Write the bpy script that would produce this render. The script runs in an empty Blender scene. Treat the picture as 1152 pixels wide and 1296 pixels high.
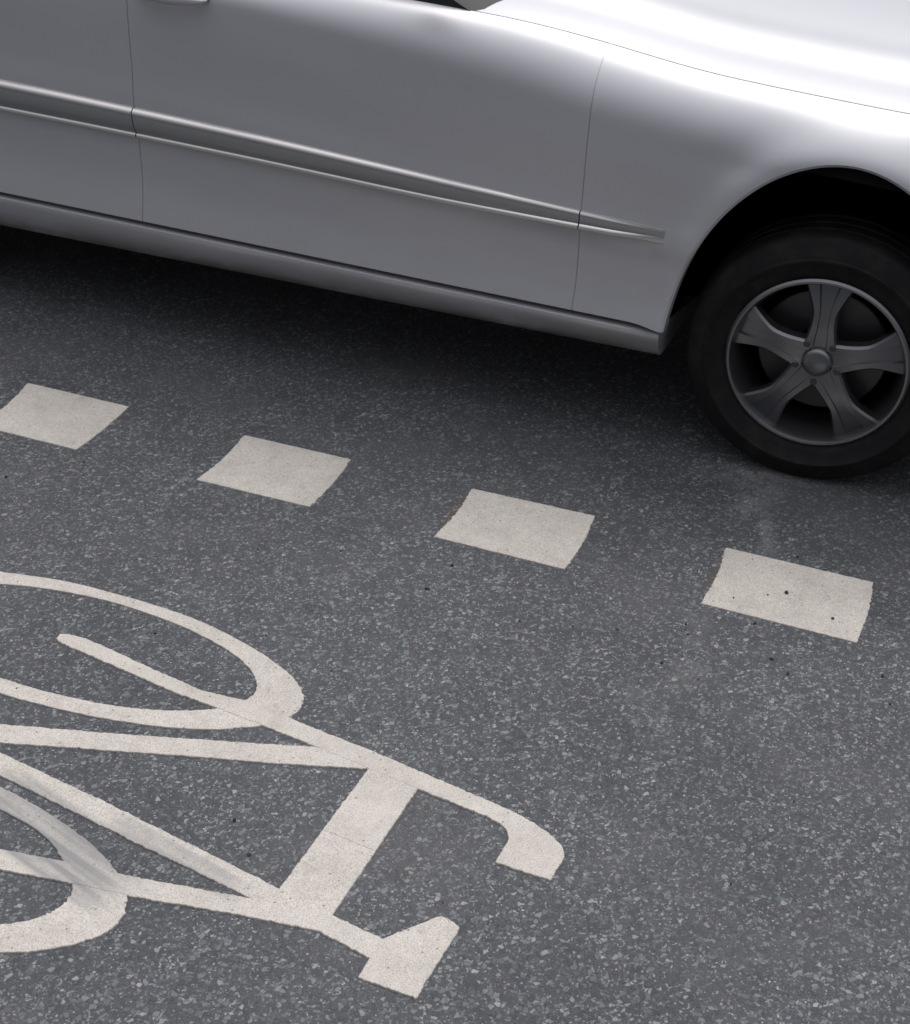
import bpy, bmesh, math, random
import numpy as np
from mathutils import Matrix, Vector
random.seed(7)
rng = np.random.default_rng(11)
SC = bpy.context.scene
COL = SC.collection
PI = math.pi

# ------------------------------------------------------------------ data (metres on the ground: x along the lane, y across it)
DASHES = [[[-2.2034, 2.6704], [-1.9074, 2.6702], [-1.9066, 2.4404], [-2.1801, 2.4408]], [[-1.5729, 2.6641], [-1.291, 2.6669], [-1.289, 2.4423], [-1.5739, 2.4398]], [[-0.9784, 2.6642], [-0.6861, 2.6697], [-0.6833, 2.4455], [-0.9828, 2.446]], [[-0.383, 2.6663], [-0.0671, 2.6654], [-0.0672, 2.4417], [-0.3837, 2.4442]]]
RINGS = {"uo": {"c": [-1.487, 1.8155], "s": [0.4905, 0.1747], "t": [-1.6546, -1.53, -1.4063, -1.2196, -1.0272, -0.8374, -0.6564, -0.4949, -0.3833, -0.1537, 0.0455, 0.183, 0.3235, 0.4753, 0.6153, 0.7938, 0.9925, 1.1766, 1.3836, 1.6082, 1.8339, 1.9908, 2.1841], "r": [1.0308, 1.0153, 1.0, 0.9943, 0.985, 0.9832, 0.982, 0.978, 0.9866, 0.9953, 1.0032, 1.0064, 1.0047, 1.0073, 0.9939, 0.9931, 0.9911, 1.0091, 0.9999, 0.9838, 1.0089, 0.9926, 0.9912]}, "ui": {"c": [-1.487, 1.8165], "s": [0.388, 0.1427], "t": [-1.7505, -1.6651, -1.5026, -1.2611, -1.032, -0.8198, -0.5604, -0.1163, 0.0925, 0.2534, 0.398, 0.5806, 0.7542, 0.9507, 1.1315, 1.3575, 1.5754, 1.8323, 2.0098, 2.2959], "r": [1.015, 1.0107, 0.9945, 0.9845, 0.9798, 0.9736, 0.9769, 1.002, 1.0173, 1.0198, 1.0199, 1.0263, 1.0261, 1.0142, 1.0193, 1.0083, 1.0207, 0.9999, 0.9938, 0.9858]}, "lo": {"c": [-1.53, 1.2595], "s": [0.503, 0.1812], "t": [-0.7461, -0.6163, -0.4692, -0.2955, -0.1206, 0.0259, 0.1834, 0.2729, 0.477, 0.5699, 0.7094, 0.8483, 0.9911, 1.1379, 1.2619], "r": [1.0032, 0.9975, 0.993, 0.9934, 1.0006, 1.0013, 1.0026, 1.008, 1.0014, 0.9963, 0.9978, 0.992, 0.9922, 0.9997, 0.9952]}, "li": {"c": [-1.53, 1.2605], "s": [0.4, 0.1305], "t": [-0.6258, -0.4704, -0.266, -0.0602, 0.113, 0.2661, 0.5457, 0.7152, 0.9031, 1.027, 1.1245], "r": [1.0407, 1.0286, 1.0135, 1.0069, 1.0129, 1.0177, 1.0277, 1.0596, 1.0936, 1.0828, 1.0723]}}
STEM = [[-1.5288, 1.817], [-1.5304, 1.8299], [-1.5141, 1.8371], [-1.4758, 1.8388], [-1.401, 1.827], [-1.307, 1.8102], [-1.1895, 1.7929], [-1.1004, 1.7995], [-1.0049, 1.7893], [-0.9095, 1.7776], [-0.8241, 1.7689], [-0.7045, 1.7514], [-0.5892, 1.7347], [-0.5467, 1.7284], [-0.5191, 1.7221], [-0.4943, 1.7144], [-0.4741, 1.7065], [-0.4576, 1.6983], [-0.4438, 1.6888], [-0.4341, 1.6802], [-0.4287, 1.6709], [-0.4258, 1.6565], [-0.4307, 1.6044], [-0.5273, 1.6059], [-0.5253, 1.6438], [-0.5241, 1.6571], [-0.5262, 1.6679], [-0.5326, 1.679], [-0.5403, 1.6856], [-0.5518, 1.6917], [-0.5752, 1.698], [-0.6474, 1.7055], [-0.7116, 1.7126], [-0.8121, 1.7252], [-0.9206, 1.7389], [-1.0378, 1.7511], [-1.1403, 1.7602], [-1.236, 1.7677], [-1.3198, 1.7802], [-1.4113, 1.7934], [-1.4983, 1.8046], [-1.5202, 1.8098]]
TOPTUBE = [[-0.8107, 1.7413], [-0.7096, 1.7477], [-0.7116, 1.7126], [-0.7253, 1.4005], [-0.7407, 1.3796], [-0.834, 1.3763], [-0.8275, 1.4166], [-0.8199, 1.5632], [-0.8115, 1.724]]
SEATBAR = [[-1.1787, 1.3302], [-1.0824, 1.3428], [-1.028, 1.3508], [-0.8578, 1.3809], [-0.7253, 1.4005], [-0.6321, 1.3886], [-0.5794, 1.4525], [-0.5717, 1.462], [-0.5639, 1.4662], [-0.5544, 1.466], [-0.5422, 1.4624], [-0.5322, 1.4576], [-0.5301, 1.4539], [-0.541, 1.3059], [-0.6364, 1.3074], [-0.6355, 1.3469], [-0.7278, 1.3636], [-0.7504, 1.3605], [-0.7992, 1.3529], [-0.8512, 1.3453], [-1.042, 1.3086], [-1.1372, 1.2954]]
EDGE = [[-1.2893280375753184, 1.311678924472383], [-1.2623341814454492, 1.2751919100247504]]
DIAG = [[-1.431, 1.5032], [-1.1827, 1.4714], [-1.0208, 1.4464], [-0.8275, 1.4166], [-0.8185, 1.4114], [-0.8336, 1.3783], [-0.8578, 1.3809], [-1.0752, 1.4092], [-1.2377, 1.4328], [-1.3952, 1.4548]]
DOWN = [[-1.4764, 1.5645], [-1.2714, 1.6262], [-1.0949, 1.6817], [-0.9206, 1.7389], [-0.8616, 1.7437], [-0.8082, 1.7291], [-0.8115, 1.724], [-0.967, 1.6722], [-1.1465, 1.6183], [-1.4464, 1.5239]]
PEB = [[-0.2294, 2.5492], [-0.1251, 2.4996], [-0.3856, 2.3323], [-0.4103, 2.2244], [-0.2142, 2.3221], [-0.176, 2.2894], [-0.9094, 2.3636], [-0.004, 2.357], [-0.5215, 2.2919], [-0.1708, 2.6681], [-0.328, 2.4888], [-0.2688, 2.4235], [-0.2336, 2.6951], [-0.9276, 2.2642], [-0.3982, 2.3636], [-1.8268, 2.3513], [-1.3157, 2.2495], [-1.1498, 2.3164], [-0.9232, 2.2639], [-0.9086, 2.3619], [-1.9835, 2.2736], [-1.5084, 1.6605], [-1.3613, 1.9093], [-0.9079, 1.4632], [-0.9681, 1.5229]]
LIGHTSTAIN = [[-0.4106, 2.9926], [-0.3699, 2.9344], [-0.3723, 2.8594], [-0.3336, 2.8053], [-0.3026, 2.7162]]
LIGHT2 = [[-0.3742, 2.3473], [-0.365, 2.2157], [-0.3974, 2.0755]]
SCUFF = [[-1.3959, 1.4115], [-1.0534, 1.3218], [-1.1586, 1.438], [-0.8867, 1.3841]]
DARKSPOT = [[-1.1108, 2.1072]]
SUN = dict(az=96, el=64, sky=.10, e=1.0, ang=40, exp=0.15, cover=.87, c0=.15, c1=15.0, cp=1.12, side=.66, cloud=(.97, .985, 1.045))


# ------------------------------------------------------------------ helpers
def pchip(xs, ys):
    xs = np.array(xs, float); ys = np.array(ys, float)
    h = np.diff(xs); d = np.diff(ys) / h
    m = np.zeros(len(xs))
    m[0], m[-1] = d[0], d[-1]
    for i in range(1, len(xs) - 1):
        if d[i - 1] * d[i] > 0:
            w1 = 2 * h[i] + h[i - 1]; w2 = h[i] + 2 * h[i - 1]
            m[i] = (w1 + w2) / (w1 / d[i - 1] + w2 / d[i])
    def f(x):
        x = np.clip(np.asarray(x, float), xs[0], xs[-1])
        i = np.clip(np.searchsorted(xs, x) - 1, 0, len(xs) - 2)
        t = (x - xs[i]) / h[i]
        return ((2*t**3 - 3*t**2 + 1) * ys[i] + (t**3 - 2*t**2 + t) * h[i] * m[i]
                + (-2*t**3 + 3*t**2) * ys[i + 1] + (t**3 - t**2) * h[i] * m[i + 1])
    return f

class MB:
    """collects pieces that become one mesh object"""
    def __init__(self):
        self.v = []; self.f = []
    def add(self, verts, faces):
        n = len(self.v)
        self.v += [tuple(map(float, p)) for p in verts]
        self.f += [tuple(i + n for i in f) for f in faces]
        return self
    def grid(self, P, wrap_u=False, wrap_v=False, flip=False):
        P = np.asarray(P, float); nu, nv = P.shape[:2]
        fs = []
        for i in range(nu if wrap_u else nu - 1):
            for j in range(nv if wrap_v else nv - 1):
                q = (i*nv + j, ((i+1) % nu)*nv + j, ((i+1) % nu)*nv + (j+1) % nv, i*nv + (j+1) % nv)
                fs.append(q[::-1] if flip else q)
        return self.add(P.reshape(-1, 3), fs)
    def poly(self, pts, flip=False):
        idx = list(range(len(pts)))
        return self.add(pts, [idx[::-1] if flip else idx])
    def mirror(self, yc):
        m = MB(); m.v = [(x, 2*yc - y, z) for x, y, z in self.v]; m.f = [f[::-1] for f in self.f]
        return m
    def build(self, name, mat, parent=None, origin=(0, 0, 0), smooth=True, angle=40):
        me = bpy.data.meshes.new(name)
        o = Vector(origin)
        me.from_pydata([(x - o.x, y - o.y, z - o.z) for x, y, z in self.v], [], self.f)
        me.validate(); me.update()
        if smooth:
            me.shade_smooth()
            try: me.set_sharp_from_angle(angle=math.radians(angle))
            except Exception: pass
        me.materials.append(mat)
        ob = bpy.data.objects.new(name, me)
        COL.objects.link(ob)
        if parent is not None: ob.parent = parent
        return ob

def tag(o, label=None, cat=None, group=None, kind=None):
    if label: o['label'] = label
    if cat: o['category'] = cat
    if group: o['group'] = group
    if kind: o['kind'] = kind
    return o

def empty(name, loc):
    o = bpy.data.objects.new(name, None); COL.objects.link(o); o.location = loc
    o.empty_display_size = 0.2
    return o

# ------------------------------------------------------------------ materials
def new_mat(name):
    m = bpy.data.materials.new(name); m.use_nodes = True
    nt = m.node_tree
    return m, nt, nt.nodes['Principled BSDF']

class NB:
    """short-hand for node building"""
    def __init__(self, nt): self.nt = nt
    def n(self, t, **kw):
        nd = self.nt.nodes.new(t)
        for k, v in kw.items():
            if k.startswith('_'): nd.inputs[k[1:].replace('_', ' ')].default_value = v
            else: setattr(nd, k, v)
        return nd
    def l(self, a, b): self.nt.links.new(a, b)
    def put(self, sock, v):
        if hasattr(v, 'is_linked') or hasattr(v, 'links'): self.l(v, sock)
        else: sock.default_value = v
    def math(self, op, a, b=0.0, clamp=False):
        nd = self.nt.nodes.new('ShaderNodeMath'); nd.operation = op; nd.use_clamp = clamp
        self.put(nd.inputs[0], a); self.put(nd.inputs[1], b)
        return nd.outputs[0]
    def rng(self, v, a, b, c, d, smooth=True):
        nd = self.nt.nodes.new('ShaderNodeMapRange')
        nd.interpolation_type = 'SMOOTHSTEP' if smooth else 'LINEAR'
        nd.clamp = True
        self.put(nd.inputs[0], v)
        for i, q in enumerate((a, b, c, d)): self.put(nd.inputs[1 + i], q)
        return nd.outputs[0]
    def mix(self, fac, a, b, mode='MIX'):
        nd = self.nt.nodes.new('ShaderNodeMix'); nd.data_type = 'RGBA'; nd.blend_type = mode
        self.put(nd.inputs[0], fac)
        for s, v in ((nd.inputs[6], a), (nd.inputs[7], b)):
            if isinstance(v, tuple): s.default_value = (*v, 1.0) if len(v) == 3 else v
            else: self.l(v, s)
        return nd.outputs[2]
    def noise(self, vec, scale, detail=2.0, rough=0.5):
        nd = self.nt.nodes.new('ShaderNodeTexNoise'); nd.noise_dimensions = '3D'
        self.l(vec, nd.inputs['Vector']); nd.inputs['Scale'].default_value = scale
        nd.inputs['Detail'].default_value = detail; nd.inputs['Roughness'].default_value = rough
        return nd.outputs['Fac']
    def voro(self, vec, scale, feature='F1', dim='2D'):
        nd = self.nt.nodes.new('ShaderNodeTexVoronoi'); nd.voronoi_dimensions = dim; nd.feature = feature
        self.l(vec, nd.inputs['Vector']); nd.inputs['Scale'].default_value = scale
        return nd
    def blob(self, vec, p, r0, r1, sx=1.0, sy=1.0, ang=0.0):
        """1 inside an ellipse round ground point p, 0 outside"""
        mp = self.n('ShaderNodeMapping', vector_type='TEXTURE')
        mp.inputs['Location'].default_value = (p[0], p[1], 0); mp.inputs['Rotation'].default_value = (0, 0, ang)
        mp.inputs['Scale'].default_value = (sx, sy, 1)
        self.l(vec, mp.inputs['Vector'])
        ln = self.n('ShaderNodeVectorMath', operation='LENGTH'); self.l(mp.outputs[0], ln.inputs[0])
        return self.rng(ln.outputs['Value'], r0, r1, 1.0, 0.0)

def simple(name, col, rough, metal=0.0, coat=0.0, spec=0.5):
    m, nt, b = new_mat(name)
    b.inputs['Base Color'].default_value = (*col, 1)
    b.inputs['Roughness'].default_value = rough; b.inputs['Metallic'].default_value = metal
    b.inputs['Coat Weight'].default_value = coat; b.inputs['Specular IOR Level'].default_value = spec
    return m

def asphalt_material():
    m, nt, b = new_mat('asphalt'); k = NB(nt)
    tc = k.n('ShaderNodeTexCoord'); P = tc.outputs['Object']
    # slightly warped coordinates give the chips uneven outlines
    nz = k.n('ShaderNodeTexNoise', _Scale=160.0, _Detail=2.0); k.l(P, nz.inputs['Vector'])
    sub = k.n('ShaderNodeVectorMath', operation='SUBTRACT'); k.l(nz.outputs['Color'], sub.inputs[0]); sub.inputs[1].default_value = (.5, .5, .5)
    sc = k.n('ShaderNodeVectorMath', operation='SCALE'); k.l(sub.outputs[0], sc.inputs[0]); sc.inputs['Scale'].default_value = 0.006
    ad = k.n('ShaderNodeVectorMath', operation='ADD'); k.l(P, ad.inputs[0]); k.l(sc.outputs[0], ad.inputs[1])
    Q = ad.outputs[0]
    big = k.noise(P, 1.6, 4.0, .55); mid = k.noise(P, 14.0, 4.0, .6); fine = k.noise(P, 420.0, 3.0, .65)
    # binder: dark, bluish grey
    base = k.mix(k.rng(fine, .36, .64, 0, 1), ASPH['lo'], ASPH['hi'])
    hgt = None
    def chips(scale, keep, edge, tone_lo, tone_hi, base, pw):
        v1 = k.voro(Q, scale); v2 = k.voro(Q, scale, 'DISTANCE_TO_EDGE')
        sep = k.n('ShaderNodeSeparateColor'); k.l(v1.outputs['Color'], sep.inputs[0])
        r, g, bl = sep.outputs
        pres = k.math('GREATER_THAN', r, 1 - keep)
        ed = k.rng(v2.outputs['Distance'], k.math('MULTIPLY', k.math('ADD', bl, .3), edge * .55), k.math('MULTIPLY', k.math('ADD', bl, .3), edge * 1.35), 0, 1)
        mask = k.math('MULTIPLY', pres, ed)
        tone = k.math('POWER', g, pw)
        col = k.mix(tone, tone_lo, tone_hi)
        hue = k.mix(k.rng(bl, .9, 1.0, 0, .45), col, (.15, .10, .088))
        hue = k.mix(k.math('MULTIPLY', k.rng(bl, .42, .15, 0, .6), k.rng(tone, 0, .3, .25, 1)), hue, (.135, .165, .175))
        hue = k.mix(k.math('MULTIPLY', k.rng(fine, .35, .7, .0, .35), 1.0), hue, (.09, .092, .1))
        return mask, k.mix(mask, base, hue), v1
    m3, base, _ = chips(360.0, .24, .14, ASPH['c0'], ASPH['c3'], base, 2.6)
    m2, base, _ = chips(190.0, .55, .13, ASPH['c0'], ASPH['c2'], base, 3.5)
    m1, base, _ = chips(118.0, .40, .13, ASPH['c0'], ASPH['c1'], base, 3.9)
    # wear, damp tone changes, pale dust trails, a dark drip
    tone = k.rng(big, .3, .7, .86, 1.12)
    tone2 = k.rng(mid, .3, .7, .94, 1.06)
    t = k.math('MULTIPLY', tone, tone2)
    cmb = k.n('ShaderNodeCombineColor'); [k.l(t, cmb.inputs[i]) for i in range(3)]
    base = k.mix(1.0, base, cmb.outputs[0], 'MULTIPLY')
    worn = k.math('MULTIPLY', k.rng(k.noise(P, 2.3, 3.0, .55), .50, .66, 0, .38), 1.0)
    gcol = k.mix(k.rng(k.noise(P, 620.0, 2.0, .8), .40, .66, 0, 1), (.062, .061, .064), (.20, .195, .19))
    base = k.mix(worn, base, gcol)
    dust = None
    for p, rx, ry, a in [(LIGHTSTAIN[0], .13, .05, .3), (LIGHTSTAIN[1], .07, .08, .2), (LIGHTSTAIN[2], .045, .08, -.2), (LIGHTSTAIN[3], .03, .06, .3), (LIGHTSTAIN[4], .02, .06, .2),
                         (LIGHT2[0], .03, .10, .1), (LIGHT2[1], .03, .10, -.1), (LIGHT2[2], .05, .12, .5)]:
        d = k.blob(P, p, .2, 1.3, rx, ry, a)
        d = k.math('MULTIPLY', d, .2 if ry > .09 else .5)
        dust = d if dust is None else k.math('MAXIMUM', dust, d)
    spk = k.rng(k.noise(P, 300.0, 3.0, .8), .44, .60, .1, 1.0)
    dm = k.math('MULTIPLY', dust, k.math('MULTIPLY', spk, k.rng(k.noise(P, 30.0, 3.0), .34, .58, 0, 1)))
    base = k.mix(dm, base, (.40, .395, .39))
    for di in (2, 3):                                        # rusty dirt caught along the ends of two blocks
        p = DASHES[di][0]; q = DASHES[di][3]
        rust = k.math('MULTIPLY', k.blob(P, ((p[0]+q[0])/2 - .003, (p[1]+q[1])/2), .4, 1.0, .009, .118), k.rng(k.noise(P, 70.0, 3.0), .40, .6, 0, .7))
        base = k.mix(rust, base, (.15, .085, .04))
    ds = k.math('MULTIPLY', k.blob(P, DARKSPOT[0], .1, 1.0, .035, .03), k.rng(mid, .3, .6, .1, .5))
    base = k.mix(ds, base, (.02, .02, .022))
    k.l(base, b.inputs['Base Color'])
    b.inputs['Roughness'].default_value = .78; b.inputs['Specular IOR Level'].default_value = .35
    h = k.math('ADD', k.math('MULTIPLY', m1, 1.0), k.math('ADD', k.math('MULTIPLY', m2, .5), k.math('MULTIPLY', fine, .9)))
    bp = k.n('ShaderNodeBump', _Strength=.8, _Distance=.0014); k.l(h, bp.inputs['Height']); k.l(bp.outputs[0], b.inputs['Normal'])
    return m

def marking_material(name, scuffs=False, tint=(1, 1, 1)):
    m, nt, b = new_mat(name); k = NB(nt)
    geo = k.n('ShaderNodeNewGeometry'); P = geo.outputs['Position']
    grain = k.noise(P, 480.0, 4.0, .85); soft = k.noise(P, 9.0, 4.0, .6); mid = k.noise(P, 60.0, 3.0, .6)
    c = k.mix(k.rng(grain, .33, .60, 0, 1), PAINT['lo'], PAINT['hi'])
    t = k.math('MULTIPLY', k.rng(soft, .3, .7, .93, 1.05), k.rng(mid, .3, .7, .96, 1.03))
    cmb = k.n('ShaderNodeCombineColor')
    for i in range(3): k.l(k.math('MULTIPLY', t, tint[i]), cmb.inputs[i])
    c = k.mix(1.0, c, cmb.outputs[0], 'MULTIPLY')
    # pin-holes and dark grit pressed into the surface
    v = k.voro(P, 330.0); sep = k.n('ShaderNodeSeparateColor'); k.l(v.outputs['Color'], sep.inputs[0])
    pit = k.math('MULTIPLY', k.math('GREATER_THAN', sep.outputs[0], .74), k.rng(v.outputs['Distance'], .20, .42, 1, 0))
    pit = k.math('MULTIPLY', pit, k.rng(sep.outputs[1], 0, 1, .05, .6, False))
    c = k.mix(pit, c, (.13, .12, .11))
    v2 = k.voro(P, 55.0); s2 = k.n('ShaderNodeSeparateColor'); k.l(v2.outputs['Color'], s2.inputs[0])
    pit2 = k.math('MULTIPLY', k.math('GREATER_THAN', s2.outputs[0], .88), k.rng(v2.outputs['Distance'], .06, .13, .75, 0))
    c = k.mix(pit2, c, (.10, .085, .07))
    dirt = k.math('MULTIPLY', k.rng(k.noise(P, 22.0, 5.0, .7), .48, .78, 0, .45), 1.0)
    c = k.mix(dirt, c, (.30, .275, .255))
    if scuffs:
        def band(p0, p1, w, amt):
            nonlocal c
            ang = math.atan2(p1[1] - p0[1], p1[0] - p0[0]); ln = math.hypot(p1[0] - p0[0], p1[1] - p0[1])
            mp = k.n('ShaderNodeMapping', vector_type='TEXTURE')
            mp.inputs['Location'].default_value = ((p0[0] + p1[0]) / 2, (p0[1] + p1[1]) / 2, 0); mp.inputs['Rotation'].default_value = (0, 0, ang)
            k.l(P, mp.inputs['Vector'])
            sx = k.n('ShaderNodeSeparateXYZ'); k.l(mp.outputs[0], sx.inputs[0])
            across = k.rng(k.math('ABSOLUTE', sx.outputs[1]), w * .45, w * .62, 1, 0)
            along = k.rng(k.math('ABSOLUTE', sx.outputs[0]), ln * .35, ln * .62, 1, 0)
            st = k.n('ShaderNodeMapping'); st.inputs['Scale'].default_value = (5, 75, 1); k.l(mp.outputs[0], st.inputs['Vector'])
            stripes = k.rng(k.noise(st.outputs[0], .7, 3.0, .5), .34, .66, .45, 1)
            mk = k.math('MULTIPLY', k.math('MULTIPLY', across, along), k.math('MULTIPLY', stripes, amt))
            mk = k.math('MULTIPLY', mk, k.rng(grain, .2, .7, .65, 1))
            c = k.mix(mk, c, (.20, .20, .205))
        band(SCUFF[0], SCUFF[1], .13, .95)
        band(SCUFF[2], SCUFF[3], .045, .6)
    k.l(c, b.inputs['Base Color'])
    b.inputs['Roughness'].default_value = .7; b.inputs['Specular IOR Level'].default_value = .35
    bp = k.n('ShaderNodeBump', _Strength=.5, _Distance=.0009)
    k.l(k.math('SUBTRACT', grain, k.math('MULTIPLY', pit, .8)), bp.inputs['Height']); k.l(bp.outputs[0], b.inputs['Normal'])
    return m

def paint_material():
    m, nt, b = new_mat('silver_car_paint'); k = NB(nt)
    tc = k.n('ShaderNodeTexCoord'); P = tc.outputs['Object']
    b.inputs['Metallic'].default_value = CAR['metal']; b.inputs['Roughness'].default_value = CAR['rough']
    b.inputs['Coat Weight'].default_value = CAR['coat']; b.inputs['Coat Roughness'].default_value = CAR['coatr']
    st = k.n('ShaderNodeMapping'); st.inputs['Scale'].default_value = (3.0, 3.0, 9.0); k.l(P, st.inputs['Vector'])
    film = k.noise(st.outputs[0], 1.6, 4.0, .6)
    c = k.mix(k.rng(film, .3, .75, 0, .28), CAR['col'], CAR['film'])
    flake = k.noise(P, 900.0, 1.0, .5)
    c = k.mix(k.rng(flake, .3, .7, 0, .12), c, (.62, .64, .68))
    # road dirt along the lower body, also painting in its brownish reflection and darker foot
    geo = k.n('ShaderNodeNewGeometry'); sp = k.n('ShaderNodeSeparateXYZ'); k.l(geo.outputs['Position'], sp.inputs[0])
    low = k.math('MULTIPLY', k.rng(sp.outputs[2], .245, .33, 1, 0), k.rng(film, .3, .62, .35, .95))
    c = k.mix(k.math('MULTIPLY', low, .8), c, (.115, .09, .068))
    k.l(c, b.inputs['Base Color'])
    return m

def tyre_material():
    m, nt, b = new_mat('tyre_rubber'); k = NB(nt)
    P = k.n('ShaderNodeTexCoord').outputs['Object']
    c = k.mix(k.rng(k.noise(P, 14.0, 4.0, .65), .42, .72, 0, .7), (.007, .007, .0073), (.026, .024, .022))
    k.l(c, b.inputs['Base Color']); b.inputs['Roughness'].default_value = .66; b.inputs['Specular IOR Level'].default_value = .3
    return m

ASPH = dict(lo=(.048, .0492, .0535), hi=(.106, .1075, .1145), c0=(.067, .070, .078), c1=(.36, .358, .352), c2=(.34, .337, .333), c3=(.55, .54, .53))
PAINT = dict(lo=(.325, .295, .262), hi=(.65, .60, .54))
CAR = dict(metal=.38, rough=.36, coat=.18, coatr=.12, col=(.55, .545, .565), film=(.48, .473, .482))
M = dict(
    asphalt=asphalt_material(),
    block=marking_material('road_marking_white'),
    bike=marking_material('cycle_marking_white', True),
    paint=paint_material(),
    black=simple('underside_black', (.006, .006, .006), .9, spec=.1),
    rubber=tyre_material(),
    seal=simple('black_seal', (.01, .01, .011), .5),
    glass=simple('dark_window_glass', (.012, .014, .017), .03, spec=.6),
    alloy=simple('wheel_alloy', (.22, .22, .23), .32, .9),
    steel=simple('brake_steel', (.10, .10, .10), .45, .8),
    highlight=simple('moulding_highlight', (.72, .69, .66), .33, .9),  # pale beige metal, carries the moulding's highlight in its colour
    trim=simple('moulding_grey', (.36, .36, .37), .42, .4, .1),
    lamp=simple('headlamp_lens', (.55, .57, .6), .08, .3, .6),
    tail=simple('tail_lamp_lens', (.28, .012, .012), .12, 0, .8),
    grit=simple('dark_grit', (.03, .028, .027), .85),
)

# ------------------------------------------------------------------ road
road = MB().grid([[(-150, -150, 0), (-150, 150, 0)], [(150, -150, 0), (150, 150, 0)]], flip=True).build('road', M['asphalt'], smooth=False)
tag(road, kind='structure')

# ------------------------------------------------------------------ road markings (thermoplastic, raised 3 mm)
def resample(pts, step, jit, closed=True, wob=0.0):
    """walk round an outline in small steps with a rough, hand-laid edge"""
    out = []
    n = len(pts)
    for i in range(n):
        a = np.array(pts[i]); c = np.array(pts[(i + 1) % n]); d = c - a; L = np.hypot(*d)
        if L < 1e-6: continue
        nn = np.array([d[1], -d[0]]) / L
        m = max(1, int(L / step))
        ph = rng.uniform(0, 6.28, 3)
        for j in range(m):
            t = j / m
            amp = 0.0 if j == 0 else 1.0
            w = amp * (rng.normal(0, jit) + wob * (math.sin(t*L*90 + ph[0]) + .6*math.sin(t*L*230 + ph[1])))
            out.append(a + d*t + nn*w)
    return out

def slab(mb, pts, top, bottom=-.004):
    """flat outline with real thickness and a slightly rounded upper edge"""
    pts = [np.array(p) for p in pts]
    A = sum(pts[i][0]*pts[(i+1) % len(pts)][1] - pts[(i+1) % len(pts)][0]*pts[i][1] for i in range(len(pts)))
    if A < 0: pts = pts[::-1]
    n = len(pts)
    ring = []
    for i in range(n):
        t = pts[(i+1) % n] - pts[i-1]; t = t / max(1e-9, np.hypot(*t))
        ring.append((pts[i], np.array([t[1], -t[0]])))
    lo = [(p[0] + q[0]*.0008, p[1] + q[1]*.0008, bottom) for p, q in ring]
    up = [(p[0], p[1], top - .0008) for p, q in ring]
    hi = [(p[0] - q[0]*.0009, p[1] - q[1]*.0009, top) for p, q in ring]
    v = lo + up + hi
    f = []
    for i in range(n):
        j = (i + 1) % n
        f.append((i, j, n + j, n + i)); f.append((n + i, n + j, 2*n + j, 2*n + i))
    f.append(tuple(range(2*n, 3*n)))
    mb.add(v, f)

block_labels = [
    'pale lane marking block cut by the left edge of the photo',
    'pale lane marking block nearest the upper wheel ring of the bicycle symbol',
    'pale lane marking block between the car door and the handlebar end of the symbol',
    'pale lane marking block below the car wheel, with a dark grit speck near its middle']
for i, pts in enumerate(DASHES):
    cx = sum(p[0] for p in pts)/4; cy = sum(p[1] for p in pts)/4
    mb = MB()
    out = []
    for e in range(4):
        a, c = pts[e], pts[(e+1) % 4]
        rough = e in (1, 3)                      # the ends tear where the laying shoe stops
        seg = resample([a, c], .0045, .0009 if rough else .0004, wob=.0003 if rough else .00015)
        L = int(max(1, math.hypot(c[0]-a[0], c[1]-a[1]) / .0045))
        seg = seg[:L]
        if e == 1: seg = [s + np.array([.006*math.sin(PI*j/L), 0]) for j, s in enumerate(seg)]
        if e == 3: seg = [s + np.array([.008*math.sin(PI*j/L) - .004, 0]) for j, s in enumerate(seg)]
        out += seg
    slab(mb, out, .003)
    o = mb.build('lane_marking_block', M['block'], origin=(cx, cy, 0), smooth=False)
    o.location = (cx, cy, 0)
    tag(o, block_labels[i], 'road marking', 'blocks of the broken cycle lane line')

def ring_outline(R, n=260, jit=.0006):
    th = np.linspace(-PI, PI, n, endpoint=False)
    t = np.array(R['t']); r = np.array(R['r'])
    t3 = np.concatenate([t - 2*PI, t, t + 2*PI]); r3 = np.concatenate([r, r, r])
    ri = np.interp(th, t3, r3)
    ker = np.ones(9)/9
    ri = np.convolve(np.concatenate([ri[-4:], ri, ri[:4]]), ker, 'valid')
    ri = ri + rng.normal(0, jit, n)/.25
    return [np.array([R['c'][0] + R['s'][0]*ri[i]*math.cos(a), R['c'][1] + R['s'][1]*ri[i]*math.sin(a)]) for i, a in enumerate(th)]

def ring_slab(mb, outer, inner, top, bottom=-.004):
    n = len(outer); c = sum(outer)/n
    rows = []
    for pts, dz in ((outer, None),):
        pass
    def off(pts, d):
        res = []
        for i in range(n):
            t = pts[(i+1) % n] - pts[i-1]; t = t/max(1e-9, np.hypot(*t))
            res.append(pts[i] + np.array([t[1], -t[0]])*d)
        return res
    rows = [(off(outer, .0008), bottom), (outer, top - .0008), (off(outer, -.0009), top), (off(inner, .0009), top), (inner, top - .0008), (off(inner, -.0008), bottom)]
    P = np.array([[(p[0], p[1], z) for p in pts] for pts, z in rows])
    mb.grid(P, wrap_v=True, flip=True)

bike = MB()
ring_slab(bike, ring_outline(RINGS['uo']), ring_outline(RINGS['ui']), .0030)
ring_slab(bike, ring_outline(RINGS['lo']), ring_outline(RINGS['li']), .0032)
def lerp(a, c, t): return (a[0] + (c[0]-a[0])*t, a[1] + (c[1]-a[1])*t)
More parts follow.
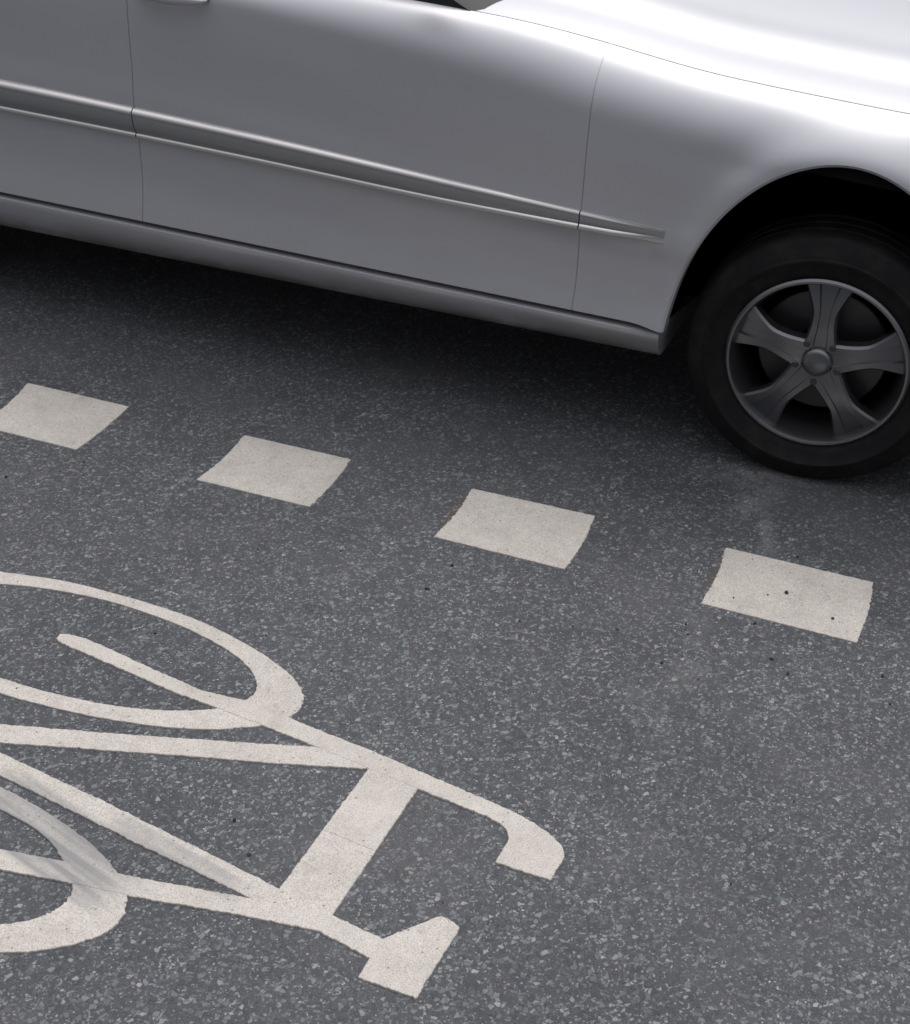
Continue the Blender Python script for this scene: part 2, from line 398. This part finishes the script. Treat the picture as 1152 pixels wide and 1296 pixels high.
# bars run on beyond the edge of the photo to a bottom bracket and a rear hub
bb = (-1.86, 1.475)
hub = (-1.53, 1.262)
dn = [tuple(p) for p in DOWN]
dn = [lerp(dn[0], dn[1], -1.75)] + dn[1:-1] + [lerp(dn[-1], dn[-2], -1.28)]
dg = [tuple(p) for p in DIAG]
dg = [lerp(dg[0], dg[1], -1.72)] + dg[1:-1] + [lerp(dg[-1], dg[-2], -2.8)]
sb = [tuple(p) for p in SEATBAR]
r = .0185
sb = [(hub[0] - .018, hub[1] + .006), (hub[0] - .004, hub[1] + r)] + [tuple(EDGE[0])] + sb + [tuple(EDGE[1])] + [(hub[0] + .008, hub[1] - r), (hub[0] - .012, hub[1] - .012)]
slab(bike, resample(dg, .0045, .0006, wob=.0003), .0034)
slab(bike, resample(dn, .0045, .0006, wob=.0003), .0036)
slab(bike, resample(sb, .0045, .0006, wob=.0003), .0038)
tt = [tuple(p) for p in TOPTUBE]
# the wide bar was laid in three lengths; the joints show as thin steps
slab(bike, resample([tt[0], tt[1], tt[2], lerp(tt[2], tt[3], .10), lerp(tt[8], tt[7], .16), tt[8]], .0045, .0005), .0035)
slab(bike, resample([lerp(tt[2], tt[3], .09), lerp(tt[2], tt[3], .52), lerp(tt[8], tt[7], 1.02), lerp(tt[8], tt[7], .15)], .0045, .0005, wob=.0003), .0042)
slab(bike, resample([lerp(tt[2], tt[3], .515), tt[3], tt[4], tt[5], tt[6], lerp(tt[7], tt[6], .0)], .0045, .0005, wob=.0003), .0033)
slab(bike, resample([tuple(p) for p in STEM], .0045, .0006, wob=.0003), .0040)
slab(bike, resample([(-1.50, 1.272), (-1.80, 1.475), (-1.86, 1.50), (-1.89, 1.47), (-1.86, 1.44), (-1.56, 1.25)], .006, .0005), .0043)
o = bike.build('bicycle_marking', M['bike'], origin=(-1.1, 1.55, 0), smooth=False)
o.location = (-1.1, 1.55, 0)
tag(o, 'large pale bicycle symbol laid on the dark asphalt of the cycle lane', 'road marking')

# ------------------------------------------------------------------ loose grit
gr = MB()
def pebble(mb, x, y, z, s):
    bm = bmesh.new(); bmesh.ops.create_icosphere(bm, subdivisions=1, radius=1)
    sx, sy, sz = s*random.uniform(.7, 1.2), s*random.uniform(.7, 1.2), s*random.uniform(.5, .8)
    bm.verts.index_update()
    vs = [(x + v.co.x*sx*random.uniform(.75, 1.15), y + v.co.y*sy*random.uniform(.75, 1.15), z + sz*.7 + v.co.z*sz*random.uniform(.8, 1.1)) for v in bm.verts]
    mb.add(vs, [[v.index for v in f.verts] for f in bm.faces]); bm.free()
def on_block(x, y):
    return any(min(p[0] for p in d) < x < max(p[0] for p in d) and min(p[1] for p in d) < y < max(p[1] for p in d) for d in DASHES)
for i, p in enumerate(PEB):
    pebble(gr, p[0], p[1], .003 if on_block(*p) else 0.0005, .0062 if i == 0 else random.uniform(.0028, .0045))
for i in range(60):
    x, y = random.uniform(-2.2, .1), random.uniform(1.0, 2.9)
    pebble(gr, x, y, .003 if on_block(x, y) else 0.0005, random.choice([.0012, .0016, .0024]))
g = gr.build('grit', M['grit'], smooth=False)
tag(g, 'dark grit scattered over the asphalt and the pale blocks', 'grit', kind='stuff')

# ------------------------------------------------------------------ car
Y0 = 3.0; YC = 3.88
XF, ZA = -.30, .29                      # front axle
XR = -3.02                              # rear axle
AX, AZ = .350, .482                     # wheel arch half axes
ORG = (-1.6, YC, 0)
car = empty('car', ORG)
tag(car, 'silver car passing close to the broken cycle lane line, its front wheel at the right', 'car')

f_zs = lambda x: .338 - .0163*(np.asarray(x, float) + .63)
f_z1 = pchip([-3.95, -3.2, -2.5, -2.1, -1.82, -1.5, -1.13, -.77, -.55, -.3, 0, .7], SHOULDER := [.90, .945, .955, .95, .92, .877, .82, .757, .738, .722, .70, .60])
f_a = pchip([-3.95, -2.4, -1.85, -1.13, -.8, .7], [.14, .095, .095, .13, .16, .16])
f_zb = pchip([-3.95, -3.2, -2.5, -1.85, -1.13, -.6, 0, .7], [.96, 1.0, 1.01, .99, .957, .885, .845, .76])
f_plan = lambda x: .27*np.clip((np.asarray(x) + .02)/.67, 0, None)**2.4 + .20*np.clip((-3.25 - np.asarray(x))/.7, 0, None)**2.2
f_prof = pchip([0, .05, .12, .2, .36, .47, .53, .62, .72, .85, 1.0], [.021, .0155, .007, .002, .001, .008, .0085, .003, .001, -.001, -.008])

def offs(x, z):
    x = np.asarray(x, float); z = np.asarray(z, float)
    t = np.clip((z - f_zs(x))/(f_z1(x) - f_zs(x)), 0, 1)
    o = f_prof(t)
    for xc in (XF, XR):
        d = np.sqrt(((x - xc)/AX)**2 + ((z - ZA)/AZ)**2)
        o = o + .022*np.exp(-(np.clip(d - 1, 0, None)/.12)**2)*(d < 2)
    return o

def side_col(x, zlo, nz=26, nr=14, phi1=75, extra=0.0):
    """one column of the body side, from zlo up over the shoulder, evenly spaced along the curve"""
    z1 = float(f_z1(x)); a = float(f_a(x)); b = float(f_zb(x)) - z1
    ph = np.radians(np.linspace(0, phi1, 60))
    z = np.concatenate([np.linspace(min(zlo, z1 - .02), z1, 60, endpoint=False), z1 + b*np.sin(ph)])
    inw = np.concatenate([np.zeros(60), a*(1 - np.cos(ph))])
    y = Y0 - offs(np.full(120, x), z) + float(f_plan(x)) + inw + extra
    if zlo > z[0]:
        y0 = np.interp(zlo, z, y); kp = z > zlo
        z = np.concatenate([[zlo], z[kp]]); y = np.concatenate([[y0], y[kp]])
    s = np.concatenate([[0], np.cumsum(np.hypot(np.diff(y), np.diff(z)))])
    q = np.linspace(0, s[-1], nz + nr)
    return np.stack([np.full(nz + nr, x), np.interp(q, s, y), np.interp(q, s, z)], 1)

def arch_z(x, xc, base):
    q = (x - xc)/AX
    if abs(q) >= 1: return base
    return max(base, ZA + AZ*math.sqrt(1 - q*q))

def panel(x0, x1, arch=None, step=.03, base=None):
    """body panel between two shut lines with folded edges"""
    xs = list(np.arange(x0, x1, step)) + [x1]
    if arch is not None:
        lo, hi = arch - AX, arch + AX
        xs = [x for x in xs if x < lo - .012 or x > hi + .012]
        xs += [arch - AX*math.cos(t)*.99999 for t in np.linspace(0, PI, 64)]
        xs += [lo - .0005, hi + .0005]
        xs = sorted(x for x in xs if x0 <= x <= x1)
    cols = []
    for x in xs:
        zb = float(f_zs(x)) if base is None else base
        cols.append(side_col(x, arch_z(x, arch, zb) if arch is not None else zb))
    P = np.array(cols)
    mb = MB().grid(P, flip=True)
    bot = P[:, 0]                                      # lower / arch flange
    lip = np.stack([bot, bot + np.array([0, .004, -.003]), bot + np.array([0, .022, -.004])], 1)
    if arch is not None:
        for i, x in enumerate(xs):
            if abs(x - arch) < AX:
                n = np.array([(x - arch)/AX**2, 0, (bot[i, 2] - ZA)/AZ**2]); n /= np.hypot(n[0], n[2])
                lip[i, 1] = bot[i] - n*.006 + np.array([0, .004, 0]); lip[i, 2] = bot[i] - n*.008 + np.array([0, .03, 0])
    mb.grid(lip)
    for c, s in ((P[0], 1), (P[-1], -1)):              # end flanges
        e = np.stack([c, c + np.array([s*.0004, .0025, 0]), c + np.array([-s*.0022, .0032, 0]), c + np.array([-s*.0022, .02, -.003])], 0)
        mb.grid(e, flip=(s < 0))
    top = P[:, -1]
    mb.grid(np.stack([top, top + np.array([0, .003, -.002]), top + np.array([0, .003, -.03])], 1), flip=True)
    return mb

def both(mb, name, mat, label=None):
    a = mb.build(name, mat, car, ORG); c = mb.mirror(YC).build(name, mat, car, ORG)
    return a, c

GAP = .0022
XD1, XD2, XD3 = -.865, -2.02, -2.98
fender, fender_far = both(panel(XD1, .36, XF, .02), 'front_fender', M['paint'])
door, door_far = both(panel(XD2, XD1 - GAP, None, .025), 'front_door', M['paint'])
rdoor, rdoor_far = both(panel(XD3 + .28, XD2 - GAP, None, .025), 'rear_door', M['paint'])
both(panel(-3.70, XD3 + .28 - GAP, XR, .02), 'rear_quarter', M['paint'])

# rubbing strip along the doors, a tapering moulding with its edge highlights coloured in as pale strips
f_mt = pchip([-3.0, -2.42, -1.74, -1.127, -.676, -.3], [.690, .670, .639, .599, .569, .545])
f_mb = pchip([-3.0, -2.43, -1.746, -1.125, -.673, -.3], [.602, .590, .569, .546, .541, .540])
def moulding(x0, x1, parts):
    xs = np.linspace(x0, x1, max(4, int((x1 - x0)/.03)))
    cols = []
    for x in xs:
        mt, mbt = float(f_mt(x)), float(f_mb(x)); h = mt - mbt
        e = min(1.0, (x1 - x + .001)/.11) if x1 > XD1 else 1.0
        k = min(1.0, h/.075)
        prof = parts(h, k, e)
        cols.append([(x, Y0 - float(offs(x, mbt + dz)) + float(f_plan(x)) - o*e, mbt + dz) for dz, o in prof])
    P = np.array(cols); m = MB().grid(P, flip=True); m.poly(P[0]); m.poly(P[-1], True)
    return m
body_prof = lambda h, k, e: [(.0, -.004), (.001, .006), (.004, .0085), (.012, .0085), (.016*k+.002, .0125*k), (h*.45, .0155*k), (h*.70, .0155*k), (h*.80, .0145*k), (h*.81, .006)]
brt_prof = lambda h, k, e: [(h*.79, .004), (h*.80, .0165*k), (h*.86, .0160*k), (h*.93, .0115*k), (h*.985, .005), (h*1.0, -.003)]
low_prof = lambda h, k, e: [(-.004, -.003), (-.003, .009), (.000, .0135), (.004, .0135), (.009, .010), (.0125, .003)]
for x0, x1, dn_, df_ in ((XD1 + .0005, -.668, fender, fender_far), (XD2 + .0005, XD1 - GAP - .0005, door, door_far), (XD3 + .2805, XD2 - GAP - .0005, rdoor, rdoor_far)):
    mb = moulding(x0, x1, body_prof)
    hi = moulding(x0, x1, brt_prof); lo = moulding(x0, x1, low_prof)
    hi.add(lo.v, lo.f)
    for par, mir in ((dn_, False), (df_, True)):
        a = (mb.mirror(YC) if mir else mb).build('side_moulding', M['trim'], par, ORG)
        c = (hi.mirror(YC) if mir else hi).build('highlight_strip', M['highlight'], par, ORG)

# sill
xs = np.linspace(XR + AX + .004, XF - AX - .006, 90)
cols = []
for x in xs:
    zt = float(f_zs(x)) - .015
    zl = .246
    pr = [(zt, .06), (zt, -.010), (zt - .0012, -.0145), (zt - .004, -.018), (zt - .010, -.0185), (zt - .02, -.0165), (zt*.6 + zl*.4, -.011), (zt*.35 + zl*.65, -.002),
          (zl + .012, .010), (zl + .004, .020), (zl, .035), (zl - .004, .08), (zl - .006, .42)]
    cols.append([(x, Y0 + o, z) for z, o in pr])
P = np.array(cols)
sill = MB().grid(P)
sill.poly(P[-1][:], flip=False); sill.poly(P[0][:], flip=True)
both(sill, 'sill', M['paint'])
# black seal in the slot between doors and sill
P = np.array([[(x, Y0 + .012, float(f_zs(x)) + .02), (x, Y0 + .010, float(f_zs(x)) - .02)] for x in xs])
both(MB().grid(P), 'door_seal', M['seal'])

# door handles
def handle(x0, x1, z0, z1):
    xs = np.linspace(x0, x1, 24); cols = []
    for i, x in enumerate(xs):
        u = i/(len(xs) - 1); e = math.sin(PI*u)**.35 if 0 < u < 1 else .0
        z = z0 + (z1 - z0)*u
        yb = side_y(x, z)
        cols.append([(x, yb - .028*e + .011*math.cos(t), z + .013*max(e, .3)*math.sin(t)) for t in np.linspace(0, 2*PI, 14, endpoint=False)])
    return MB().grid(np.array(cols), wrap_v=True)
def side_y(x, z):
    c = np.array(side_col(x, float(f_zs(x)), 60, 30)); return float(np.interp(z, c[:, 2], c[:, 1]))
h1 = handle(-1.985, -1.80, .928, .929); h2 = handle(-2.93 + .26, -2.47, .925, .925)
for mb, dn_, df_ in ((h1, door, door_far),):
    mb.build('door_handle', M['paint'], dn_, ORG); mb.mirror(YC).build('door_handle', M['paint'], df_, ORG)
for mb, dn_, df_ in ((h2, rdoor, rdoor_far),):
    mb.build('door_handle', M['paint'], dn_, ORG); mb.mirror(YC).build('door_handle', M['paint'], df_, ORG)

# dark inner structure behind the gaps, wheel housings and floor
ub = MB()
P = np.array([[(p[0], p[1] + .03, p[2] - .012) for p in side_col(x, float(f_zs(x)), 8, 8, 80)] for x in np.linspace(XR + AX + .02, XF - AX - .02, 30)])
ub.grid(P, flip=True)
P = np.array([[(p[0], p[1] + .015, p[2] - .02) for p in side_col(x, float(f_z1(x)) + .035, 3, 8, 100)] for x in np.linspace(XF - AX - .04, .34, 24)])
ub.grid(P, flip=True)
P = np.array([[(p[0], p[1] + .015, p[2] - .02) for p in side_col(x, float(f_z1(x)) + .01, 3, 8, 100)] for x in np.linspace(-3.68, XR + AX + .02, 20)])
ub.grid(P, flip=True)
for xc in (XF, XR):
    th = np.linspace(-.07, PI + .07, 40)
    rows = [[(xc + (AX + .014)*math.cos(t), Y0 + .016, ZA + (AZ + .010)*math.sin(t)) for t in th],
            [(xc + (AX + .03)*math.cos(t), Y0 + .05, ZA + (AZ + .012)*math.sin(t)) for t in th],
            [(xc + (AX + .03)*math.cos(t), Y0 + .40, ZA + (AZ + .004)*math.sin(t)) for t in th]]
    ub.grid(np.array(rows)); ub.poly(rows[2])
m2 = ub.mirror(YC); ub.add(m2.v, m2.f)
def box(mb, x0, x1, y0, y1, z0, z1):
    v = [(x, y, z) for x in (x0, x1) for y in (y0, y1) for z in (z0, z1)]
    mb.add(v, [(0, 1, 3, 2), (4, 6, 7, 5), (0, 4, 5, 1), (2, 3, 7, 6), (0, 2, 6, 4), (1, 5, 7, 3)])
box(ub, -3.75, .42, Y0 + .40, 2*YC - Y0 - .40, .238, .60)
ub.build('underbody', M['black'], car, ORG, smooth=False)

# bonnet
def fe(x):                                              # inner top edge of the fender
    return np.array(side_col(x, float(f_zs(x)))[-1])
def nose_x(y):                                          # plan outline of the front
    t = abs(y - YC)/.88
    return .74 - .30*t**3.2
cols = []
ys = np.linspace(0, 1, 60)
for x in np.linspace(-1.20, .62, 66):
    e = fe(min(x, .36)); ye = e[1] + .005
    col = []
    for u in ys:
        y = ye + (2*YC - 2*ye)*u
        w = 1 - abs(2*u - 1)                            # 0 at the edge, 1 in the middle
        z = float(fe(x)[2]) + .075*(1 - (1 - w)**2.2) + .006*math.exp(-((w - .30)/.08)**2) - .003*math.exp(-((w - .17)/.06)**2)
        xx = min(x, nose_x(y) - .10)
        z -= .10*max(0, (x - .35)/.27)**2
        col.append((x if x < .3 else .3 + (x - .3)*(nose_x(y) - .40)/.32, y, z))
    cols.append(col)
P = np.array(cols)
hood = MB().grid(P, flip=False)
for c in (P[:, 0], P[:, -1]):
    s = 1 if c is not P[:, -1] and c[0][1] < YC else -1
    hood.grid(np.stack([c, c + np.array([0, s*.002, -.003]), c + np.array([0, s*.003, -.03])], 1), flip=(s > 0))
hood.build('bonnet', M['paint'], car, ORG)
hood_front = P[-1]

# bumpers
def bumper(front=True):
    mb = MB(); rows = []
    for z, sh in ((.22, -.06), (.25, -.015), (.34, .0), (.46, .012), (.52, .015), (.56, .004), (.66, -.015), (.72, -.055)):
        row = []
        for u in np.linspace(-1, 1, 61):
            t = abs(u); y = YC + .80*math.copysign(t**.8, u) if t > 0 else YC
            sh_ = sh*(1 - t**5)
            if front: x = .76 - .398*t**3.4 + sh_
            else: x = -4.10 + .398*t**3.4 - sh_
            if t > .93: y = YC + math.copysign(.80*.93**.8 + (t - .93)*.75, u)
            row.append((x, y, z))
        rows.append(row)
    P = np.array(rows); mb.grid(P, flip=front)
    return mb, P
fb, FP = bumper(True); fb.build('front_bumper', M['paint'], car, ORG)
rb, RP = bumper(False)
rb.build('rear_bumper', M['paint'], car, ORG)
def patch(P, i0, i1, j0, j1, dx, flip):
    Q = P[i0:i1, j0:j1].copy(); Q[..., 0] += dx
    return MB().grid(Q, flip=flip)
patch(FP, 5, 8, 22, 39, .004, True).build('grille', M['seal'], car, ORG)
for j0, j1 in ((3, 16), (45, 58)):
    patch(FP, 5, 8, j0, j1, .005, True).build('headlight', M['lamp'], car, ORG)
    patch(RP, 5, 8, j0, j1, -.005, False).build('tail_light', M['tail'], car, ORG)
patch(FP, 1, 3, 18, 43, .004, True).build('air_intake', M['seal'], car, ORG)
def corner(edge, top, xe):
    """upper edge of the end panel: follows the bonnet or boot edge, then the rounded end of the wing"""
    col = np.array(side_col(xe, float(f_zs(xe)))); out = []; near = []; far = []
    yi = abs(edge[0, 1] - YC)
    for p in top:
        a = abs(p[1] - YC)
        if a <= yi:
            out.append([np.interp(p[1], edge[:, 1], edge[:, 0]), p[1], np.interp(p[1], edge[:, 1], edge[:, 2])])
        else:
            f = min(1, (a - yi)/max(1e-6, abs(top[0, 1] - YC) - yi)); sel = col[col[:, 2] > .6]
            z = np.interp(YC - a, sel[::-1, 1][::-1] if sel[0, 1] < sel[-1, 1] else sel[::-1, 1], sel[:, 2] if sel[0, 1] < sel[-1, 1] else sel[::-1, 2])
            out.append([edge[0, 0] + (xe - edge[0, 0])*f, p[1], max(z, p[2])])
            (near if p[1] < YC else far).append(((xe, p[1], z), out[-1]))
    mb = MB()
    for s_, l_ in ((-1, near), (1, far)):
        e = [edge[0], edge[-1]]; c = min(e, key=lambda q: s_*-q[1])
        inner = ((xe, c[1], float(col[-1, 2])), tuple(c)); l_ = l_ + [inner] if s_ < 0 else [inner] + l_
        mb.grid(np.array(l_, float))
    return np.array(out), mb
# nose between bonnet and bumper, boot lid
top = FP[-1]
hf, cm = corner(hood_front, top, .36)
MB().grid(np.stack([hf + np.array([.004, 0, -.004]), (hf + top)/2 + np.array([.03, 0, .01])*np.clip(1 - (abs(top[:, 1:2] - YC)/.8)**4, 0, 1), top], 0)).add(cm.v, cm.f).build('nose_panel', M['paint'], car, ORG)
cols = []
for x in np.linspace(-3.30, -4.0, 24):
    e = fe(max(x, -3.70)); ye = e[1] + .005; col = []
    for u in np.linspace(0, 1, 30):
        y = ye + (2*YC - 2*ye)*u; w = 1 - abs(2*u - 1)
        col.append((x - .06*(1 - (1 - w)**2)*max(0, (-3.3 - x)/.7), y, e[2] + .05*(1 - (1 - w)**2) - .06*max(0, (-3.75 - x)/.25)**2))
    cols.append(col)
P = np.array(cols); MB().grid(P).build('boot_lid', M['paint'], car, ORG)
rt = RP[-1]; bl, cm2 = corner(P[-1], rt, -3.70)
MB().grid(np.stack([bl, (bl + rt)/2 + np.array([-.03, 0, .02])*np.clip(1 - (abs(rt[:, 1:2] - YC)/.8)**4, 0, 1), rt], 0), flip=True).add(cm2.v, cm2.f).build('rear_panel', M['paint'], car, ORG)

# cabin
NF, NS = 17, 33
def contour(v):
    """plan outline of the cabin at height fraction v: front, far side, rear, near side"""
    s = v**.9
    xf = -1.16 - .80*s; bf = .26 - .12*s; xr = -3.42 + .52*s; br = .14
    hw = .795 - .20*v**1.25; hwf = hw - .02*(1 - v)
    z = .955 + .465*v
    pts = []
    for u in np.linspace(-1, 1, NF): pts.append((xf + bf*(1 - u*u), YC + hwf*u*.97, z + (.02*(1 - u*u) if v < .2 else 0)))
    for u in np.linspace(0, 1, NS): pts.append((xf - .03 + (xr + .06 - xf)*u, YC + hwf + (hw - hwf)*math.sin(PI*u) , z))
    for u in np.linspace(1, -1, NF): pts.append((xr - br*(1 - u*u), YC + hw*u*.97, z))
    for u in np.linspace(0, 1, NS): pts.append((xr + .03 + (xf - .06 - xr)*u, YC - hwf - (hw - hwf)*math.sin(PI*u), z))
    return np.array(pts)
vs = np.linspace(0, 1, 14)
rows = [contour(v) for v in vs]
tc_ = rows[-1].mean(0); rl = rows[-1].copy()
for s_, dz in ((.96, .012), (.88, .026), (.7, .042), (.4, .054), (.02, .058)):
    q = tc_ + (rl - tc_)*s_; q[:, 2] = rl[:, 2] + dz; rows.append(q)
MB().grid(np.array(rows), wrap_v=True).build('cabin_shell', M['paint'], car, ORG)
def glass(j0, j1, v0, v1, name):
    Q = []
    for v in np.linspace(v0, v1, 10):
        c = contour(v); m = c.mean(0); q = m + (c - m)*np.array([1.003, 1.006, 1]); Q.append(q[j0:j1])
    return MB().grid(np.array(Q)).build(name, M['glass'], car, ORG)
glass(0, NF, 0, .95, 'windscreen')
a = NF; glass(a, a + 14, 0, .90, 'side_window'); glass(a + 15, a + 28, .07, .90, 'side_window')
a = NF + NS; glass(a + 1, a + NF - 1, .10, .94, 'rear_window')
a = 2*NF + NS; glass(a + NS - 14, a + NS, 0, .90, 'side_window'); glass(a + NS - 28, a + NS - 15, .07, .90, 'side_window')
for sgn in (-1, 1):                                     # black seal between side glass and windscreen
    Q = []
    for v in np.linspace(0, .94, 12):
        c = contour(v); m = c.mean(0); q = m + (c - m)*np.array([1.004, 1.008, 1])
        Q.append([q[-1], q[0], q[1]] if sgn < 0 else [q[NF - 2], q[NF - 1], q[NF]])
    MB().grid(np.array(Q)).build('windscreen_seal', M['seal'], car, ORG)
# door mirrors
mm = MB(); rows = []
for u in np.linspace(0, 1, 13):
    s_ = math.sin(PI*min(1, .08 + u*.92))**.5 if u < 1 else .05
    y = Y0 + .10 - .25*u; r_ = .075*(.55 + .45*math.sin(PI*min(.98, .15 + u*.8)))
    rows.append([(-1.30 + .6*r_*math.cos(t), y, 1.17 + .85*r_*math.sin(t)) for t in np.linspace(0, 2*PI, 18, endpoint=False)])
mm.grid(np.array(rows), wrap_v=True, flip=False); mm.poly(rows[-1]); mm.poly(rows[0], True)
both(mm, 'door_mirror', M['paint'])

# wheels
RT, RR, TW = .306, .203, .19
def lathe(prof, n=96, mb=None):
    """profile (radius, y) turned round the axle"""
    P = np.array([[(r_*math.cos(t), y, r_*math.sin(t)) for t in np.linspace(0, 2*PI, n, endpoint=False)] for r_, y in prof])
    return (mb or MB()).grid(P, wrap_v=True)
def make_wheel(name):
    w = lathe([(RR - .008, .03), (RR - .012, TW - .02), (.05, TW - .03)]).build('wheel', M['black'], car)
    # tyre: y = 0 at the outer shoulder
    prof = [(RR - .004, .014), (RR + .004, .004), (RR + .02, -.004), (RR + .045, -.010), (RR + .047, -.0122), (RR + .051, -.0122), (RR + .053, -.0095), (RR + .068, -.006), (RT - .018, .004), (RT - .014, .0055), (RT - .008, .012), (RT - .003, .022)]
    for yy in (.045, .085, .125):
        prof += [(RT, yy - .006), (RT - .007, yy - .004), (RT - .007, yy + .004), (RT, yy + .006)]
    prof += [(RT - .003, TW - .022), (RT - .012, TW - .01), (RT - .05, TW + .004), (RR, TW - .014)]
    lathe(prof).build('tyre', M['rubber'], w)
    # rim lip and barrel
    rim = lathe([(RR + .003, .012), (RR + .003, .002), (RR - .002, -.002), (RR - .007, -.001), (RR - .011, .006), (RR - .014, .020), (RR - .022, .045), (RR - .026, .12)])
    # five broad spokes, dished towards the hub
    for s_ in range(5):
        a = math.radians(90 + 72*s_)
        rr = np.linspace(.03, RR - .008, 16); rows = []
        for r_ in rr:
            u = (r_ - .03)/(RR - .038)
            hw = .040 - .012*math.sin(PI*u) + .024*max(0, u - .55)**1.1*2
            fy = .018 - .012*math.sin(PI*u*.9) + .006*u
            sec = [(-hw, fy + .034), (-hw, fy + .0065), (-hw + .005, fy), (-hw*.42, fy), (-hw*.36, fy + .003 + .005*u), (hw*.36, fy + .003 + .005*u), (hw*.42, fy), (hw - .005, fy), (hw, fy + .0065), (hw, fy + .034)]
            rows.append([(r_*math.cos(a) - q*math.sin(a), y, r_*math.sin(a) + q*math.cos(a)) for q, y in sec])
        rim.grid(np.array(rows), flip=False)
    rim.build('rim', M['alloy'], w, angle=28)
    lathe([(.0005, .006), (.022, .007), (.030, .010), (.034, .016), (.036, .03)], 40).build('hub_cap', M['alloy'], w)
    lathe([(.06, .085), (.145, .085), (.148, .088), (.148, .10), (.06, .10)], 64).build('brake_disc', M['steel'], w)
    bolts = MB()
    P = np.array([[(r_*math.cos(q), y, r_*math.sin(q)) for q in np.linspace(0, 2*PI, 6, endpoint=False)] for r_, y in ((.0088, .034), (.0088, .016), (.0072, .0138), (.0005, .0138))])
    bolts.grid(P, wrap_v=True)
    for s_ in range(5):
        b_ = bolts.build('wheel_bolt', M['steel'], w, smooth=False)
        q = math.radians(54 + 72*s_); b_.location = (.050*math.cos(q), 0, .050*math.sin(q))
    return w
wheel0 = make_wheel('wheel')
kids = list(wheel0.children)
WY = Y0 + .016
spots = [(XF, WY, 0), (XR, WY, 0), (XF, 2*YC - WY, PI), (XR, 2*YC - WY, PI)]
for i, (x, y, rz) in enumerate(spots):
    if i == 0: w = wheel0
    else:
        w = wheel0.copy(); COL.objects.link(w)
        for ch in kids:
            c = ch.copy(); COL.objects.link(c); c.parent = w
    w.parent = car
    w.location = (x - ORG[0], y - ORG[1], RT - .004)
    w.rotation_euler = (0, 0, rz)

# ------------------------------------------------------------------ light
SUN_EL, SUN_AZ = math.radians(SUN['el']), math.radians(SUN['az'])     # direction the light comes from
w = bpy.data.worlds.new('World'); SC.world = w; w.use_nodes = True
nt = w.node_tree; k = NB(nt)
bg = nt.nodes['Background']
sky = k.n('ShaderNodeTexSky', sky_type='NISHITA', sun_disc=False, sun_elevation=SUN_EL, sun_rotation=PI/2 - SUN_AZ, air_density=1.0, dust_density=4.0, ozone_density=1.0)
# an even cloud layer over the clear sky: brightest overhead, dim towards the horizon
gen = k.n('ShaderNodeTexCoord'); sx = k.n('ShaderNodeSeparateXYZ'); k.l(gen.outputs['Generated'], sx.inputs[0])
el = k.math('MAXIMUM', sx.outputs[2], 0.0)
cl = k.math('ADD', SUN['c0'], k.math('MULTIPLY', k.math('POWER', el, SUN['cp']), SUN['c1']))
cl = k.math('MULTIPLY', cl, k.math('ADD', 1.0, k.math('MULTIPLY', sx.outputs[1], SUN['side'])))     # thinner cloud on the sun's side of the road
cc = k.n('ShaderNodeCombineColor')
for i_, f_ in enumerate(SUN['cloud']): k.l(k.math('MULTIPLY', cl, f_), cc.inputs[i_])
sm = k.mix(SUN['cover'], sky.outputs[0], cc.outputs[0])
k.l(sm, bg.inputs['Color']); bg.inputs['Strength'].default_value = SUN['sky']
sl = bpy.data.lights.new('sun', 'SUN'); sl.energy = SUN['e']; sl.angle = math.radians(SUN['ang']); sl.color = (1, .965, .92)
so = bpy.data.objects.new('sun', sl); COL.objects.link(so)
d = Vector((math.cos(SUN_EL)*math.cos(SUN_AZ), math.cos(SUN_EL)*math.sin(SUN_AZ), math.sin(SUN_EL)))
so.rotation_euler = (-d).to_track_quat('-Z', 'Y').to_euler(); so.location = d*20

# ------------------------------------------------------------------ camera
cam = bpy.data.cameras.new('camera'); co = bpy.data.objects.new('camera', cam); COL.objects.link(co)
R = Vector((0.9276472103, 0.3726828745, 0.0240442970)); U = Vector((-0.2233226794, 0.5019663485, 0.8355577573)); F = Vector((-0.2993286389, 0.7804724595, -0.5488762210))
co.matrix_world = Matrix(((R.x, U.x, -F.x, 0), (R.y, U.y, -F.y, 0), (R.z, U.z, -F.z, 1.8), (0, 0, 0, 1)))
cam.sensor_fit = 'VERTICAL'; cam.sensor_height = 36; cam.lens = 51.117
cam.clip_start = .05; cam.clip_end = 600
cam.dof.use_dof = True; cam.dof.focus_distance = 2.75; cam.dof.aperture_fstop = 8.0
SC.camera = co
SC.view_settings.view_transform = 'Standard'; SC.view_settings.look = 'None'
SC.view_settings.gamma = 1; SC.view_settings.exposure = SUN['exp']
